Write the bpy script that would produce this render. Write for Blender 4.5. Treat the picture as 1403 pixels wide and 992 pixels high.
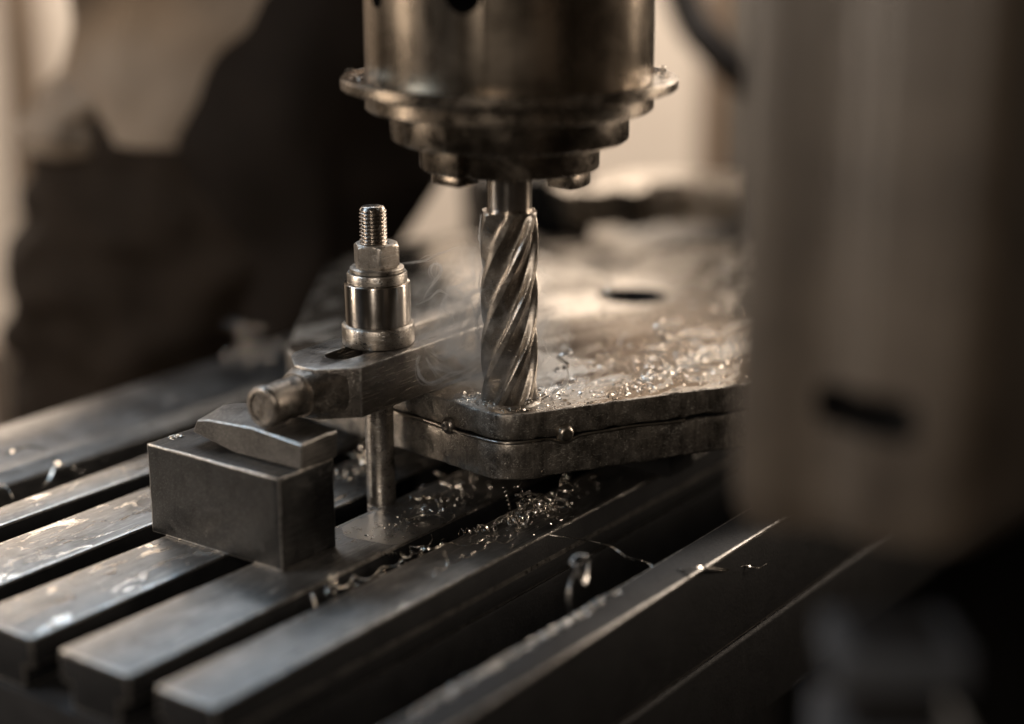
import bpy, bmesh, math, random
from mathutils import Vector, Matrix, noise
random.seed(7)
for o in list(bpy.data.objects): bpy.data.objects.remove(o)
sc = bpy.context.scene
col = sc.collection
S = 0.001                                   # everything below is written in millimetres
rad = math.radians

# ------------------------------------------------------------------ camera
F_PX, CX, CY, H = 2400.0, 701.5, 496.0, 376.0
PITCH = rad(16)
FW = Vector((0, math.cos(PITCH), -math.sin(PITCH)))
UPV = Vector((0, math.sin(PITCH), math.cos(PITCH)))
CAMP = Vector((0, 0, H))
cam_d = bpy.data.cameras.new('camera'); cam = bpy.data.objects.new('camera', cam_d); col.objects.link(cam)
cam.location = CAMP * S
cam.rotation_euler = (rad(90) - PITCH, 0, 0)
cam_d.sensor_width = 36; cam_d.lens = 36 * F_PX / 1403
cam_d.clip_start = 0.02; cam_d.clip_end = 50
cam_d.dof.use_dof = True
cam_d.dof.focus_distance = 1.022
cam_d.dof.aperture_fstop = 1.5
cam_d.dof.aperture_blades = 0
sc.camera = cam

# ------------------------------------------------------------------ world and lamps
w = bpy.data.worlds.new('World'); sc.world = w; w.use_nodes = True
w.node_tree.nodes['Background'].inputs['Color'].default_value = (0.80, 0.62, 0.45, 1)
w.node_tree.nodes['Background'].inputs['Strength'].default_value = 0.018
vs = sc.view_settings
vs.view_transform = 'Standard'; vs.look = 'None'; vs.exposure = 0.0; vs.gamma = 1.0
vs.use_curve_mapping = False

def area(name, loc, target, size, size_y, power, colr, spread=180):
    l = bpy.data.lights.new(name, 'AREA'); l.shape = 'RECTANGLE'
    l.size = size * S; l.size_y = size_y * S; l.energy = power; l.color = colr; l.spread = rad(spread)
    o = bpy.data.objects.new(name, l); col.objects.link(o)
    o.location = Vector(loc) * S
    d = (Vector(target) - Vector(loc)).normalized()
    o.rotation_euler = d.to_track_quat('-Z', 'Y').to_euler()
    return o
WARM = (1.0, 0.82, 0.65); WARM2 = (1.0, 0.86, 0.72); COOL = (0.55, 0.77, 1.0)
area('window_lamp', (-950, 2750, 620), (-150, 900, 20), 1200, 500, 10.5, WARM)
area('plate_glare_lamp', (230, 2900, 480), (100, 1250, 70), 760, 300, 1.5, WARM2)  # unseen lamp added to put glare on the plate top
area('right_lamp', (1150, 1450, 380), (0, 985, 200), 160, 520, 0.6, WARM, 45)
area('key_lamp', (900, 2200, 900), (0, 1000, 120), 420, 600, 15, WARM2)
area('side_lamp', (-1250, 900, 400), (-50, 1000, 130), 240, 600, 8.5, WARM)
area('front_lamp', (-330, -350, 700), (-20, 980, 150), 140, 620, 6.5, WARM2)
area('cool_lamp', (-420, 1750, 950), (-170, 780, 0), 800, 320, 3.6, COOL)
area('cool_side_lamp', (-1150, 800, 900), (-200, 720, 0), 400, 300, 5.5, COOL)
area('wall_lamp', (-150, 2250, 1300), (-50, 3000, 300), 3000, 300, 95, (1.0, 0.88, 0.76))

# ------------------------------------------------------------------ frames
ANG = rad(35.8)
UU = Vector((math.sin(ANG), math.cos(ANG), 0)); VV = Vector((math.cos(ANG), -math.sin(ANG), 0))
ROT = rad(90) - ANG                          # local x = along the ribs, local y = away from the camera, across them
def W(u, v, z=0): return UU * u + VV * v + Vector((0, 0, z))
def ray(x, y): return Vector((1, 0, 0)) * ((x - CX) / F_PX) - UPV * ((y - CY) / F_PX) + FW
def at(x, y, t): return CAMP + ray(x, y) * t
def onz(x, y, z):
    d = ray(x, y); return CAMP + d * ((z - H) / d.z)
def uv(P): return P.dot(UU), P.dot(VV)

# ------------------------------------------------------------------ materials
def new_mat(name):
    m = bpy.data.materials.new(name); m.use_nodes = True
    nt = m.node_tree; return m, nt, nt.nodes['Principled BSDF']
def nd(nt, typ, **kw):
    n = nt.nodes.new(typ)
    for k, v in kw.items():
        if k in n.inputs: n.inputs[k].default_value = v
        else: setattr(n, k, v)
    return n
def coords(nt, stretch=(1, 1, 1), rot=(0, 0, 0)):
    tc = nd(nt, 'ShaderNodeTexCoord'); mp = nd(nt, 'ShaderNodeMapping')
    mp.inputs['Scale'].default_value = tuple(1000 * s for s in stretch)
    mp.inputs['Rotation'].default_value = rot
    nt.links.new(tc.outputs['Object'], mp.inputs['Vector']); return mp.outputs[0]
def ntex(nt, vec, scale, detail=5, rough=0.6, dist=0.0):
    n = nd(nt, 'ShaderNodeTexNoise'); n.inputs['Scale'].default_value = scale; n.inputs['Detail'].default_value = detail
    n.inputs['Roughness'].default_value = rough; n.inputs['Distortion'].default_value = dist
    nt.links.new(vec, n.inputs['Vector']); return n.outputs['Fac']
def mrange(nt, val, a, b, c, d):
    n = nd(nt, 'ShaderNodeMapRange'); n.clamp = True
    for k, x in zip(('From Min', 'From Max', 'To Min', 'To Max'), (a, b, c, d)): n.inputs[k].default_value = x
    nt.links.new(val, n.inputs['Value']); return n.outputs['Result']
def mixc(nt, fac, a, b):
    n = nd(nt, 'ShaderNodeMix'); n.data_type = 'RGBA'
    nt.links.new(fac, n.inputs['Factor'])
    for s, x in ((6, a), (7, b)):
        if isinstance(x, tuple): n.inputs[s].default_value = x + (1,)
        else: nt.links.new(x, n.inputs[s])
    return n.outputs[2]
def math_(nt, op, a, b=None, clamp=False):
    n = nd(nt, 'ShaderNodeMath'); n.operation = op; n.use_clamp = clamp
    for i, x in enumerate((a, b)):
        if x is None: continue
        if isinstance(x, (int, float)): n.inputs[i].default_value = x
        else: nt.links.new(x, n.inputs[i])
    return n.outputs[0]
def bump(nt, bs, hts, dist=0.3, strength=0.5):
    prev = None
    for h, dd, st in hts:
        b = nd(nt, 'ShaderNodeBump'); b.inputs['Distance'].default_value = dd * S; b.inputs['Strength'].default_value = st
        nt.links.new(h, b.inputs['Height'])
        if prev: nt.links.new(prev, b.inputs['Normal'])
        prev = b.outputs['Normal']
    nt.links.new(prev, bs.inputs['Normal'])

def scratches(nt, sets):
    tot = None
    for rot, stretch, sc_, lo, hi in sets:
        n_ = mrange(nt, ntex(nt, coords(nt, stretch, rot), sc_, 3, 0.55), lo, hi, 0, 1)
        tot = n_ if tot is None else math_(nt, 'MAXIMUM', tot, n_)
    return tot
SCR = [((0.3, 0.2, 0.5), (0.03, 1.2, 1.2), 1.0, 0.60, 0.66), ((0.9, -0.4, -0.8), (0.05, 1.0, 1.0), 1.3, 0.61, 0.67), ((-0.5, 1.1, 2.0), (0.04, 1.1, 1.1), 0.8, 0.61, 0.67)]
def metal(name, c0, c1, r0, r1, patch=0.06, streak=(1, 1, 1), sscale=0.5, sbump=0.02, gbump=0.05, metallic=1.0, dirt=None, dirt_amt=(0.55, 0.75), dirt_scale=0.08, aniso=0.0, anrot=0.0, grain=1.5, grit=0.0):
    m, nt, bs = new_mat(name)
    v = coords(nt); vst = coords(nt, streak)
    big = ntex(nt, v, patch, 6, 0.62, 0.4); st = ntex(nt, vst, sscale, 4, 0.7); fine = ntex(nt, v, grain, 3, 0.6)
    mixv = math_(nt, 'ADD', math_(nt, 'MULTIPLY', big, 0.65), math_(nt, 'MULTIPLY', st, 0.35))
    c = mixc(nt, mrange(nt, mixv, 0.36, 0.64, 0, 1), c0, c1)
    rr = mrange(nt, mixv, 0.34, 0.66, r0, r1)
    bs.inputs['Metallic'].default_value = metallic
    if dirt:
        dm = mrange(nt, ntex(nt, v, dirt_scale, 8, 0.7, 0.6), dirt_amt[0], dirt_amt[1], 0, 1)
        c = mixc(nt, dm, c, dirt)
        rr = math_(nt, 'ADD', rr, math_(nt, 'MULTIPLY', dm, 0.3), True)
        nt.links.new(math_(nt, 'MULTIPLY', math_(nt, 'SUBTRACT', 1.0, math_(nt, 'MULTIPLY', dm, 0.75)), metallic), bs.inputs['Metallic'])
    if grit:
        sr = scratches(nt, SCR); pit = mrange(nt, ntex(nt, v, 0.7, 6, 0.8), 0.55, 0.64, 0, 1)
        c = mixc(nt, math_(nt, 'MULTIPLY', sr, 0.55 * grit), c, tuple(min(0.75, x_ * 2.2) for x_ in c1))
        c = mixc(nt, math_(nt, 'MULTIPLY', pit, 0.65 * grit), c, tuple(x_ * 0.22 for x_ in c0))
        rr = math_(nt, 'ADD', rr, math_(nt, 'MULTIPLY', math_(nt, 'SUBTRACT', pit, sr), 0.16 * grit), True)
    nt.links.new(c, bs.inputs['Base Color']); nt.links.new(rr, bs.inputs['Roughness'])
    hts = [(st, sbump, 0.7), (fine, gbump, 0.5)]
    if grit: hts.append((math_(nt, 'SUBTRACT', 1.0, math_(nt, 'MAXIMUM', sr, pit)), 0.06 * grit, 0.6))
    bump(nt, bs, hts)
    if aniso:
        bs.inputs['Anisotropic'].default_value = aniso; bs.inputs['Anisotropic Rotation'].default_value = anrot
        tg = nd(nt, 'ShaderNodeTangent'); tg.direction_type = 'RADIAL'; tg.axis = 'Z'
        nt.links.new(tg.outputs[0], bs.inputs['Tangent'])
    return m

def rib_mat(name, wet_lo, wet_hi, wet_scale=0.085):
    m, nt, bs = new_mat(name)
    v = coords(nt); vs_ = coords(nt, (0.06, 1, 1)); vw = coords(nt, (0.6, 1.5, 1))
    st = ntex(nt, vs_, 0.9, 5, 0.7); big = ntex(nt, v, 0.03, 6, 0.65, 0.5); fine = ntex(nt, v, 1.1, 4, 0.7)
    wet = mrange(nt, ntex(nt, vw, wet_scale, 6, 0.62, 0.8), wet_lo, wet_hi, 0, 1)
    c = mixc(nt, mrange(nt, big, 0.35, 0.68, 0, 1), (0.10, 0.097, 0.094), (0.24, 0.233, 0.224))
    c = mixc(nt, mrange(nt, ntex(nt, v, 0.12, 7, 0.75), 0.62, 0.72, 0, 0.7), c, (0.06, 0.055, 0.05))
    sr = scratches(nt, SCR); pit = mrange(nt, ntex(nt, v, 0.45, 7, 0.8), 0.55, 0.64, 0, 1)
    c = mixc(nt, math_(nt, 'MULTIPLY', sr, 0.5), c, (0.50, 0.48, 0.45)); c = mixc(nt, math_(nt, 'MULTIPLY', pit, 0.6), c, (0.035, 0.033, 0.03))
    c = mixc(nt, math_(nt, 'MULTIPLY', wet, 0.7), c, (0.48, 0.465, 0.44))  # wet patches also lightened in colour to add glare
    rdry = mrange(nt, math_(nt, 'ADD', math_(nt, 'MULTIPLY', st, 0.5), math_(nt, 'MULTIPLY', big, 0.5)), 0.35, 0.65, 0.30, 0.48)
    n = nd(nt, 'ShaderNodeMix'); n.data_type = 'FLOAT'
    nt.links.new(wet, n.inputs[0]); nt.links.new(rdry, n.inputs[2]); n.inputs[3].default_value = 0.10
    nt.links.new(n.outputs[0], bs.inputs['Roughness']); nt.links.new(c, bs.inputs['Base Color'])
    bs.inputs['Metallic'].default_value = 0.9
    bump(nt, bs, [(st, 0.04, 0.6), (fine, 0.08, 0.5), (math_(nt, 'SUBTRACT', 1.0, math_(nt, 'MAXIMUM', sr, pit)), 0.06, 0.5), (wet, 0.4, 0.6)])
    return m

def plain(name, c, rough=0.6, metallic=0.0, patch=0.05, c1=None, bmp=0.2, grain=0.6):
    m, nt, bs = new_mat(name)
    if max(c) < 0.05 and metallic == 0: bs.inputs['Specular IOR Level'].default_value = 0.15
    v = coords(nt); a = ntex(nt, v, patch, 6, 0.6, 0.3); b = ntex(nt, v, grain, 4, 0.6)
    c1 = c1 or tuple(x * 0.6 for x in c)
    nt.links.new(mixc(nt, mrange(nt, a, 0.3, 0.7, 0, 1), c, c1), bs.inputs['Base Color'])
    nt.links.new(mrange(nt, b, 0.3, 0.7, max(0.04, rough - 0.1), min(1, rough + 0.1)), bs.inputs['Roughness'])
    bs.inputs['Metallic'].default_value = metallic
    bump(nt, bs, [(b, bmp, 0.5)])
    return m

M = {}
M['rib'] = rib_mat('oily_cast_iron', 0.64, 0.67)
M['ribwet'] = rib_mat('wet_cast_iron', 0.545, 0.57)
M['bed_and_shade'] = plain('dark_iron_and_shade', (0.020, 0.020, 0.021), 0.6, 0.4, 0.05, (0.008, 0.008, 0.009), 0.4)  # table casting; also painted shade on rib sides and in the plate hole
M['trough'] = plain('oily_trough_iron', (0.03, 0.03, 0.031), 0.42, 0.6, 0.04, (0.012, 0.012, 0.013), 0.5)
M['block'] = metal('ground_block_steel', (0.030, 0.0295, 0.029), (0.062, 0.061, 0.059), 0.34, 0.55, 0.05, (1, 1, 0.08), 0.6, 0.02, 0.08, 0.85, (0.05, 0.045, 0.04), (0.56, 0.72), 0.06, grit=0.8)
M['wedge'] = metal('worn_wedge_steel', (0.085, 0.080, 0.075), (0.165, 0.155, 0.143), 0.38, 0.55, 0.07, (0.2, 1, 1), 0.5, 0.04, 0.10, 0.85, grit=0.9)
M['clamp'] = metal('clamp_steel', (0.11, 0.10, 0.09), (0.25, 0.228, 0.205), 0.26, 0.44, 0.06, (0.9, 0.08, 0.9), 0.7, 0.05, 0.05, 0.95, (0.045, 0.037, 0.03), (0.56, 0.74), 0.07, grit=1.0)
M['finger'] = metal('grimy_finger_steel', (0.16, 0.14, 0.12), (0.36, 0.32, 0.28), 0.22, 0.42, 0.12, (0.08, 1, 1), 0.7, 0.05, 0.10, 0.9, (0.03, 0.024, 0.018), (0.50, 0.62), 0.13, grit=0.8)
M['bright'] = metal('turned_steel', (0.48, 0.44, 0.40), (0.62, 0.58, 0.53), 0.17, 0.25, 0.05, (0.15, 0.15, 3), 0.9, 0.008, 0.006, 1.0, None, aniso=0.75, anrot=0.25, grit=0.15)
M['ring'] = metal('worn_ring_steel', (0.30, 0.27, 0.235), (0.46, 0.42, 0.37), 0.28, 0.42, 0.12, (0.4, 0.4, 1.5), 0.8, 0.03, 0.08, 1.0, (0.10, 0.085, 0.07), (0.56, 0.72), 0.20, aniso=0.4, anrot=0.25, grit=0.9)
M['nut'] = metal('nut_steel', (0.33, 0.30, 0.26), (0.46, 0.41, 0.36), 0.32, 0.46, 0.14, (1, 1, 1), 0.8, 0.03, 0.07, 0.95, (0.12, 0.10, 0.08), (0.58, 0.75), 0.2, grit=0.8)
M['thread'] = metal('thread_steel', (0.30, 0.27, 0.24), (0.46, 0.41, 0.36), 0.2, 0.32, 0.1, (1, 1, 1), 1.0, 0.01, 0.02, 1.0)
M['shaft'] = metal('stud_steel', (0.30, 0.275, 0.25), (0.50, 0.465, 0.42), 0.24, 0.4, 0.1, (0.5, 0.5, 2), 1.0, 0.02, 0.05, 1.0, (0.07, 0.06, 0.05), (0.58, 0.75), 0.15, grit=0.9)
M['cutter'] = metal('ground_cutter_steel', (0.27, 0.24, 0.205), (0.44, 0.395, 0.345), 0.28, 0.42, 0.12, (1, 1, 0.3), 0.8, 0.015, 0.02, 1.0, (0.12, 0.095, 0.07), (0.62, 0.78), 0.15, grit=0.6)
M['plate'] = metal('flame_cut_plate', (0.09, 0.08, 0.07), (0.36, 0.325, 0.285), 0.24, 0.5, 0.08, (1, 1, 0.10), 0.45, 0.12, 0.15, 0.85, (0.03, 0.025, 0.02), (0.50, 0.68), 0.07, grit=1.0)
M['wire'] = metal('seam_wire_steel', (0.32, 0.29, 0.25), (0.42, 0.38, 0.33), 0.25, 0.4, 0.2)
M['housing'] = metal('oily_housing_steel', (0.30, 0.25, 0.195), (0.58, 0.495, 0.40), 0.22, 0.36, 0.02, (1, 1, 0.03), 0.10, 0.02, 0.01, 1.0, None, aniso=0.5, anrot=0.25, grit=0.1)  # vertical colour streaks imitate reflected strips of the surroundings
M['flange'] = metal('wet_flange_steel', (0.11, 0.093, 0.075), (0.30, 0.255, 0.205), 0.12, 0.34, 0.09, (1, 1, 1), 0.3, 0.10, 0.15, 0.95, (0.03, 0.022, 0.015), (0.52, 0.66), 0.06, grit=0.35)
M['nose'] = metal('oily_nose_steel', (0.12, 0.102, 0.083), (0.25, 0.215, 0.175), 0.18, 0.34, 0.05, (0.5, 0.5, 1), 0.3, 0.03, 0.04, 1.0, (0.04, 0.03, 0.02), (0.55, 0.7), 0.06, grit=0.3)
M['chip'] = metal('bright_shaving', (0.62, 0.575, 0.52), (0.82, 0.77, 0.70), 0.16, 0.3, 0.3, (1, 1, 1), 1.2, 0.03, 0.03)
M['chipdull'] = metal('dull_shaving', (0.34, 0.33, 0.32), (0.46, 0.45, 0.43), 0.25, 0.4, 0.3, (1, 1, 1), 1.2, 0.03, 0.03)
M['column'] = plain('brown_machine_paint', (0.095, 0.075, 0.057), 0.42, 0.0, 0.022, (0.048, 0.037, 0.028), 0.3)
M['paint_and_shade'] = plain('black_paint_and_shade', (0.012, 0.011, 0.011), 0.5, 0.0, 0.02, (0.006, 0.006, 0.006), 0.2)  # machine paint; also painted shade inside the cut holes
M['dial'] = plain('blue_grey_hub_paint', (0.050, 0.054, 0.062), 0.6, 0.0, 0.05, (0.036, 0.039, 0.045), 0.2)
M['cloth_dark'] = plain('dark_work_cloth', (0.015, 0.0105, 0.0072), 0.92, 0.0, 0.008, (0.025, 0.0175, 0.012), 0.6, 0.8)
M['apron'] = plain('black_apron_cloth', (0.008, 0.0056, 0.004), 0.9, 0.0, 0.008, (0.015, 0.0105, 0.0075), 0.6, 0.8)
M['shirt'] = plain('tan_shirt_cloth', (0.25, 0.195, 0.145), 0.95, 0.0, 0.01, (0.18, 0.14, 0.104), 0.6, 0.8)
M['skin'] = plain('skin', (0.36, 0.22, 0.15), 0.55, 0.0, 0.03, (0.30, 0.18, 0.12), 0.1)
M['wall'] = plain('tan_wall_paint', (0.56, 0.49, 0.415), 0.85, 0.0, 0.004, (0.49, 0.425, 0.36), 0.5)
M['floor'] = plain('workshop_floor', (0.12, 0.10, 0.085), 0.6, 0.0, 0.004, (0.08, 0.068, 0.056), 0.5)
M['post'] = plain('brown_post_paint', (0.16, 0.115, 0.08), 0.6, 0.0, 0.01, (0.11, 0.08, 0.055), 0.2)
M['rubber'] = plain('black_rubber', (0.02, 0.015, 0.012), 0.5)
M['offcut'] = metal('offcut_steel', (0.36, 0.32, 0.27), (0.55, 0.49, 0.42), 0.2, 0.4, 0.05)

M['edge'] = metal('worn_bright_edge', (0.26, 0.245, 0.225), (0.50, 0.47, 0.43), 0.24, 0.42, 0.25, (1, 1, 1), 0.7, 0.03, 0.10, 0.95, grit=0.8)
# oily plate top: puddles of coolant, chips, dull patches
def plate_top():
    m, nt, bs = new_mat('oily_plate_top')
    v = coords(nt); vst = coords(nt, (0.5, 1, 1))
    a = ntex(nt, vst, 0.035, 8, 0.66, 0.5); b = ntex(nt, v, 0.55, 7, 0.78, 0.2); fine = ntex(nt, v, 1.3, 3, 0.7)
    wet = mrange(nt, a, 0.455, 0.49, 0, 1)
    c = mixc(nt, mrange(nt, b, 0.35, 0.65, 0, 1), (0.17, 0.15, 0.128), (0.46, 0.415, 0.36))
    c = mixc(nt, mrange(nt, ntex(nt, v, 0.06, 8, 0.7, 0.5), 0.55, 0.65, 0, 0.85), c, (0.06, 0.048, 0.037))
    n = nd(nt, 'ShaderNodeMix'); n.data_type = 'FLOAT'
    nt.links.new(wet, n.inputs[0]); nt.links.new(mrange(nt, b, 0.3, 0.7, 0.28, 0.5), n.inputs[2]); n.inputs[3].default_value = 0.10
    nt.links.new(n.outputs[0], bs.inputs['Roughness']); nt.links.new(c, bs.inputs['Base Color'])
    bs.inputs['Metallic'].default_value = 0.9
    bump(nt, bs, [(b, 0.16, 0.6), (fine, 0.10, 0.5), (wet, 0.12, 0.5)])
    return m
M['platetop'] = plate_top()
def oil():
    m, nt, bs = new_mat('coolant_film')
    bs.inputs['Base Color'].default_value = (0.33, 0.322, 0.31, 1); bs.inputs['Metallic'].default_value = 0.95
    v = coords(nt); a = ntex(nt, v, 0.10, 5, 0.6)
    nt.links.new(mrange(nt, a, 0.3, 0.7, 0.24, 0.36), bs.inputs['Roughness'])
    bump(nt, bs, [(a, 0.12, 0.5)])
    return m
M['oil'] = oil()

# ------------------------------------------------------------------ mesh helpers (millimetres in, metres out)
def tag(o, label=None, cat=None, group=None, kind=None):
    if label: o['label'] = label
    if cat: o['category'] = cat
    if group: o['group'] = group
    if kind: o['kind'] = kind
    return o
def link(name, me, mat, parent=None, loc=(0, 0, 0), rot=(0, 0, 0)):
    o = bpy.data.objects.new(name, me); col.objects.link(o)
    o.location = Vector(loc) * S; o.rotation_euler = (0, 0, rot) if isinstance(rot, float) else rot
    if mat is not None and not me.materials:
        me.materials.append(mat)
    if parent: o.parent = parent
    return o
def obj(name, verts, faces, mat, parent=None, loc=(0, 0, 0), rot=(0, 0, 0), bevel=0, seg=2, sharp=35, smooth=True, edge=None):
    bm = bmesh.new()
    vs_ = [bm.verts.new(Vector(v) * S) for v in verts]
    for f in faces:
        try: bm.faces.new([vs_[i] for i in f])
        except ValueError: pass
    return objbm(name, bm, mat, parent, loc, rot, bevel, seg, sharp, smooth, edge)
def objbm(name, bm, mat, parent=None, loc=(0, 0, 0), rot=(0, 0, 0), bevel=0, seg=2, sharp=35, smooth=True, edge=None):
    bmesh.ops.recalc_face_normals(bm, faces=bm.faces)
    if bevel:
        es = [e for e in bm.edges if len(e.link_faces) == 2 and e.calc_face_angle() > rad(25)]
        bmesh.ops.bevel(bm, geom=es, offset=bevel * S, segments=seg, profile=0.6, affect='EDGES', clamp_overlap=True, material=1 if edge else -1)
    me = bpy.data.meshes.new(name); bm.to_mesh(me); bm.free()
    if edge: me.materials.append(mat); me.materials.append(edge)
    if smooth:
        for p in me.polygons: p.use_smooth = True
        me.set_sharp_from_angle(angle=rad(sharp))
    return link(name, me, mat, parent, loc, rot)
def empty(name, loc, rz=0):
    o = bpy.data.objects.new(name, None); col.objects.link(o)
    o.empty_display_size = 0.01; o.location = Vector(loc) * S; o.rotation_euler = (0, 0, rz); return o
def prism(poly, z0, z1):
    n = len(poly)
    v = [(x, y, z0) for x, y in poly] + [(x, y, z1) for x, y in poly]
    f = [tuple(range(n))[::-1], tuple(range(n, 2 * n))] + [(i, (i + 1) % n, n + (i + 1) % n, n + i) for i in range(n)]
    return v, f
def extrude_x(prof, x0, x1):                 # prof: (y, z) polygon
    n = len(prof)
    v = [(x0, y, z) for y, z in prof] + [(x1, y, z) for y, z in prof]
    f = [tuple(range(n)), tuple(range(n, 2 * n))[::-1]] + [(i, n + i, n + (i + 1) % n, (i + 1) % n) for i in range(n)]
    return v, f
def box(x0, x1, y0, y1, z0, z1): return prism([(x0, y0), (x1, y0), (x1, y1), (x0, y1)], z0, z1)
def lathe(prof, n=96, cap=True):             # prof: (r, z)
    v = []; f = []
    for r, z in prof:
        for i in range(n):
            a = 2 * math.pi * i / n; v.append((r * math.cos(a), r * math.sin(a), z))
    m = len(prof)
    for k in range(m - 1):
        for i in range(n):
            j = (i + 1) % n; f.append((k * n + i, k * n + j, (k + 1) * n + j, (k + 1) * n + i))
    if cap:
        f.append(tuple(range(n))[::-1]); f.append(tuple(range((m - 1) * n, m * n)))
    return v, f
def tube(pts, r, n=8, taper=None):
    v = []; f = []; pts = [Vector(p) for p in pts]; m = len(pts)
    up = Vector((0.13, 0.2, 1)).normalized()
    for k, p in enumerate(pts):
        t = (pts[min(k + 1, m - 1)] - pts[max(k - 1, 0)]).normalized()
        a = t.cross(up).normalized(); b = t.cross(a).normalized()
        rr = r if taper is None else r * taper(k / (m - 1))
        for i in range(n):
            an = 2 * math.pi * i / n; v.append(tuple(p + a * rr * math.cos(an) + b * rr * math.sin(an)))
    for k in range(m - 1):
        for i in range(n):
            j = (i + 1) % n; f.append((k * n + i, k * n + j, (k + 1) * n + j, (k + 1) * n + i))
    f.append(tuple(range(n))[::-1]); f.append(tuple(range((m - 1) * n, m * n)))
    return v, f
def rough_up(o, amp, scale, seed=0.0):
    for vt in o.data.vertices:
        p = vt.co / S
        d = noise.noise_vector(p * scale + Vector((seed, seed * 1.7, 0)))
        vt.co += d * amp * S
def cut(o, cutter):
    md = o.modifiers.new('cut', 'BOOLEAN'); md.object = cutter; md.solver = 'EXACT'; md.material_mode = 'TRANSFER'
    dg = bpy.context.evaluated_depsgraph_get(); dg.update()
    me = bpy.data.meshes.new_from_object(o.evaluated_get(dg))
    o.modifiers.clear(); old = o.data; o.data = me
    bpy.data.meshes.remove(old); bpy.data.objects.remove(cutter)
    for p in me.polygons: p.use_smooth = True
    me.set_sharp_from_angle(angle=rad(35))

# ------------------------------------------------------------------ setting: wall and floor behind
fl = obj('floor', *box(-4000, 5000, -1500, 3400, -960, -950), M['floor'], smooth=False); tag(fl, kind='structure')
wl = obj('wall', *box(-4000, 5000, 3000, 3060, -950, 720), M['wall'], smooth=False); tag(wl, kind='structure')
uw = obj('light_stop_wall', *box(-4000, 5000, 3004, 3060, 720.5, 2600), M['post'], smooth=False); tag(uw, kind='structure')  # unseen wall top, made dark so the trough rim reflects less light
def post(px0, px1, t, label):
    a = at(px0, 200, t); b = at(px1, 200, t)
    o = obj('wall_post', *box(-abs(b.x - a.x) / 2, abs(b.x - a.x) / 2, -40, 40, 0, 3000), M['post'], None, ((a.x + b.x) / 2, a.y, -950), bevel=6)
    tag(o, label, 'post', 'posts on the wall')
post(18, 62, 2700, 'narrow brown wall post at the far left behind the person')
post(958, 1040, 2600, 'brown wall post seen right of the spindle flange')
def hose():
    pts = [at(905, -120, 1900), at(940, 10, 1880), at(975, 62, 1860), at(1030, 108, 1840), at(1120, 130, 1830), at(1300, 90, 1830)]
    fine = []
    for k in range(len(pts) - 1):
        for s in range(8):
            t = s / 8; p0 = pts[max(k - 1, 0)]; p1 = pts[k]; p2 = pts[k + 1]; p3 = pts[min(k + 2, len(pts) - 1)]
            fine.append(0.5 * ((2 * p1) + (-p0 + p2) * t + (2 * p0 - 5 * p1 + 4 * p2 - p3) * t * t + (-p0 + 3 * p1 - 3 * p2 + p3) * t ** 3))
    o = obj('hanging_hose', *tube(fine, 20, 14), M['rubber'])
    tag(o, 'thick dark hose hanging in front of the wall, top right of the spindle', 'hose')
hose()

# ------------------------------------------------------------------ milling table
U0, U1 = 513, 1900
TB = empty('milling_table', W(1000, -650, -150), ROT)
tag(TB, 'oily cast iron milling table with long parallel T-slots and coolant troughs', 'machine table')
def T(v): return -(v + 650)                  # v to the table's local y
def X(u): return u - 1000
ZB = 150
def shade_sides(o):                            # machined on top; dark colour on the sides stands for shade
    o.data.materials.append(M['bed_and_shade'])
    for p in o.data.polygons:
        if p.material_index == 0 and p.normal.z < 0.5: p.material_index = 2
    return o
def rib(v0, v1, mat, wl_=7, wr_=7):
    y0, y1 = T(v1), T(v0)                    # y0 near camera, y1 far
    lip, floor_ = -17, -30
    prof = [(y0, 0), (y0, lip), (y0 + wr_, lip), (y0 + wr_, floor_), (y1 - wl_, floor_), (y1 - wl_, lip), (y1, lip), (y1, 0)]
    v, f = extrude_x([(y, z + ZB) for y, z in prof], X(U0), X(U1))
    return shade_sides(obj('slot_rib', v, f, mat, TB, bevel=1.7, seg=2, edge=M['edge']))
rib(-832, -807, M['ribwet'], 0, 7)
rib(-786, -737, M['ribwet'])
rib(-717, -668, M['ribwet'])
rib(-647, -597.5, M['rib'])
rib(-578, -539.5, M['rib'], 7, 0)
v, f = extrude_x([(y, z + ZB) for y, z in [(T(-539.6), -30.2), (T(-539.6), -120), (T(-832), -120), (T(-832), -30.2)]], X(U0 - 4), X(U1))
obj('slot_bed', v, f, M['bed_and_shade'], TB, bevel=1.5)
# front trough: floor and outer rim with the ledge on its outside
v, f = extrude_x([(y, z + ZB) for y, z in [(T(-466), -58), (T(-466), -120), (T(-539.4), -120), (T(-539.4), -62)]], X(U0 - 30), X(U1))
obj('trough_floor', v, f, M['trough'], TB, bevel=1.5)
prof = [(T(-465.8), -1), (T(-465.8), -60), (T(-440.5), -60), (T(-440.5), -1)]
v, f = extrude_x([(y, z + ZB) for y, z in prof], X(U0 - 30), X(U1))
obj('trough_rim', v, f, M['bed_and_shade'], TB, bevel=1.6, seg=2, edge=M['edge'])
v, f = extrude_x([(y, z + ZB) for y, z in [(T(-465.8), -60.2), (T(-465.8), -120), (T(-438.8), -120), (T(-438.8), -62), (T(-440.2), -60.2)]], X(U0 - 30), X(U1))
obj('outer_ledge', v, f, M['bed_and_shade'], TB, bevel=1.0)
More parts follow.
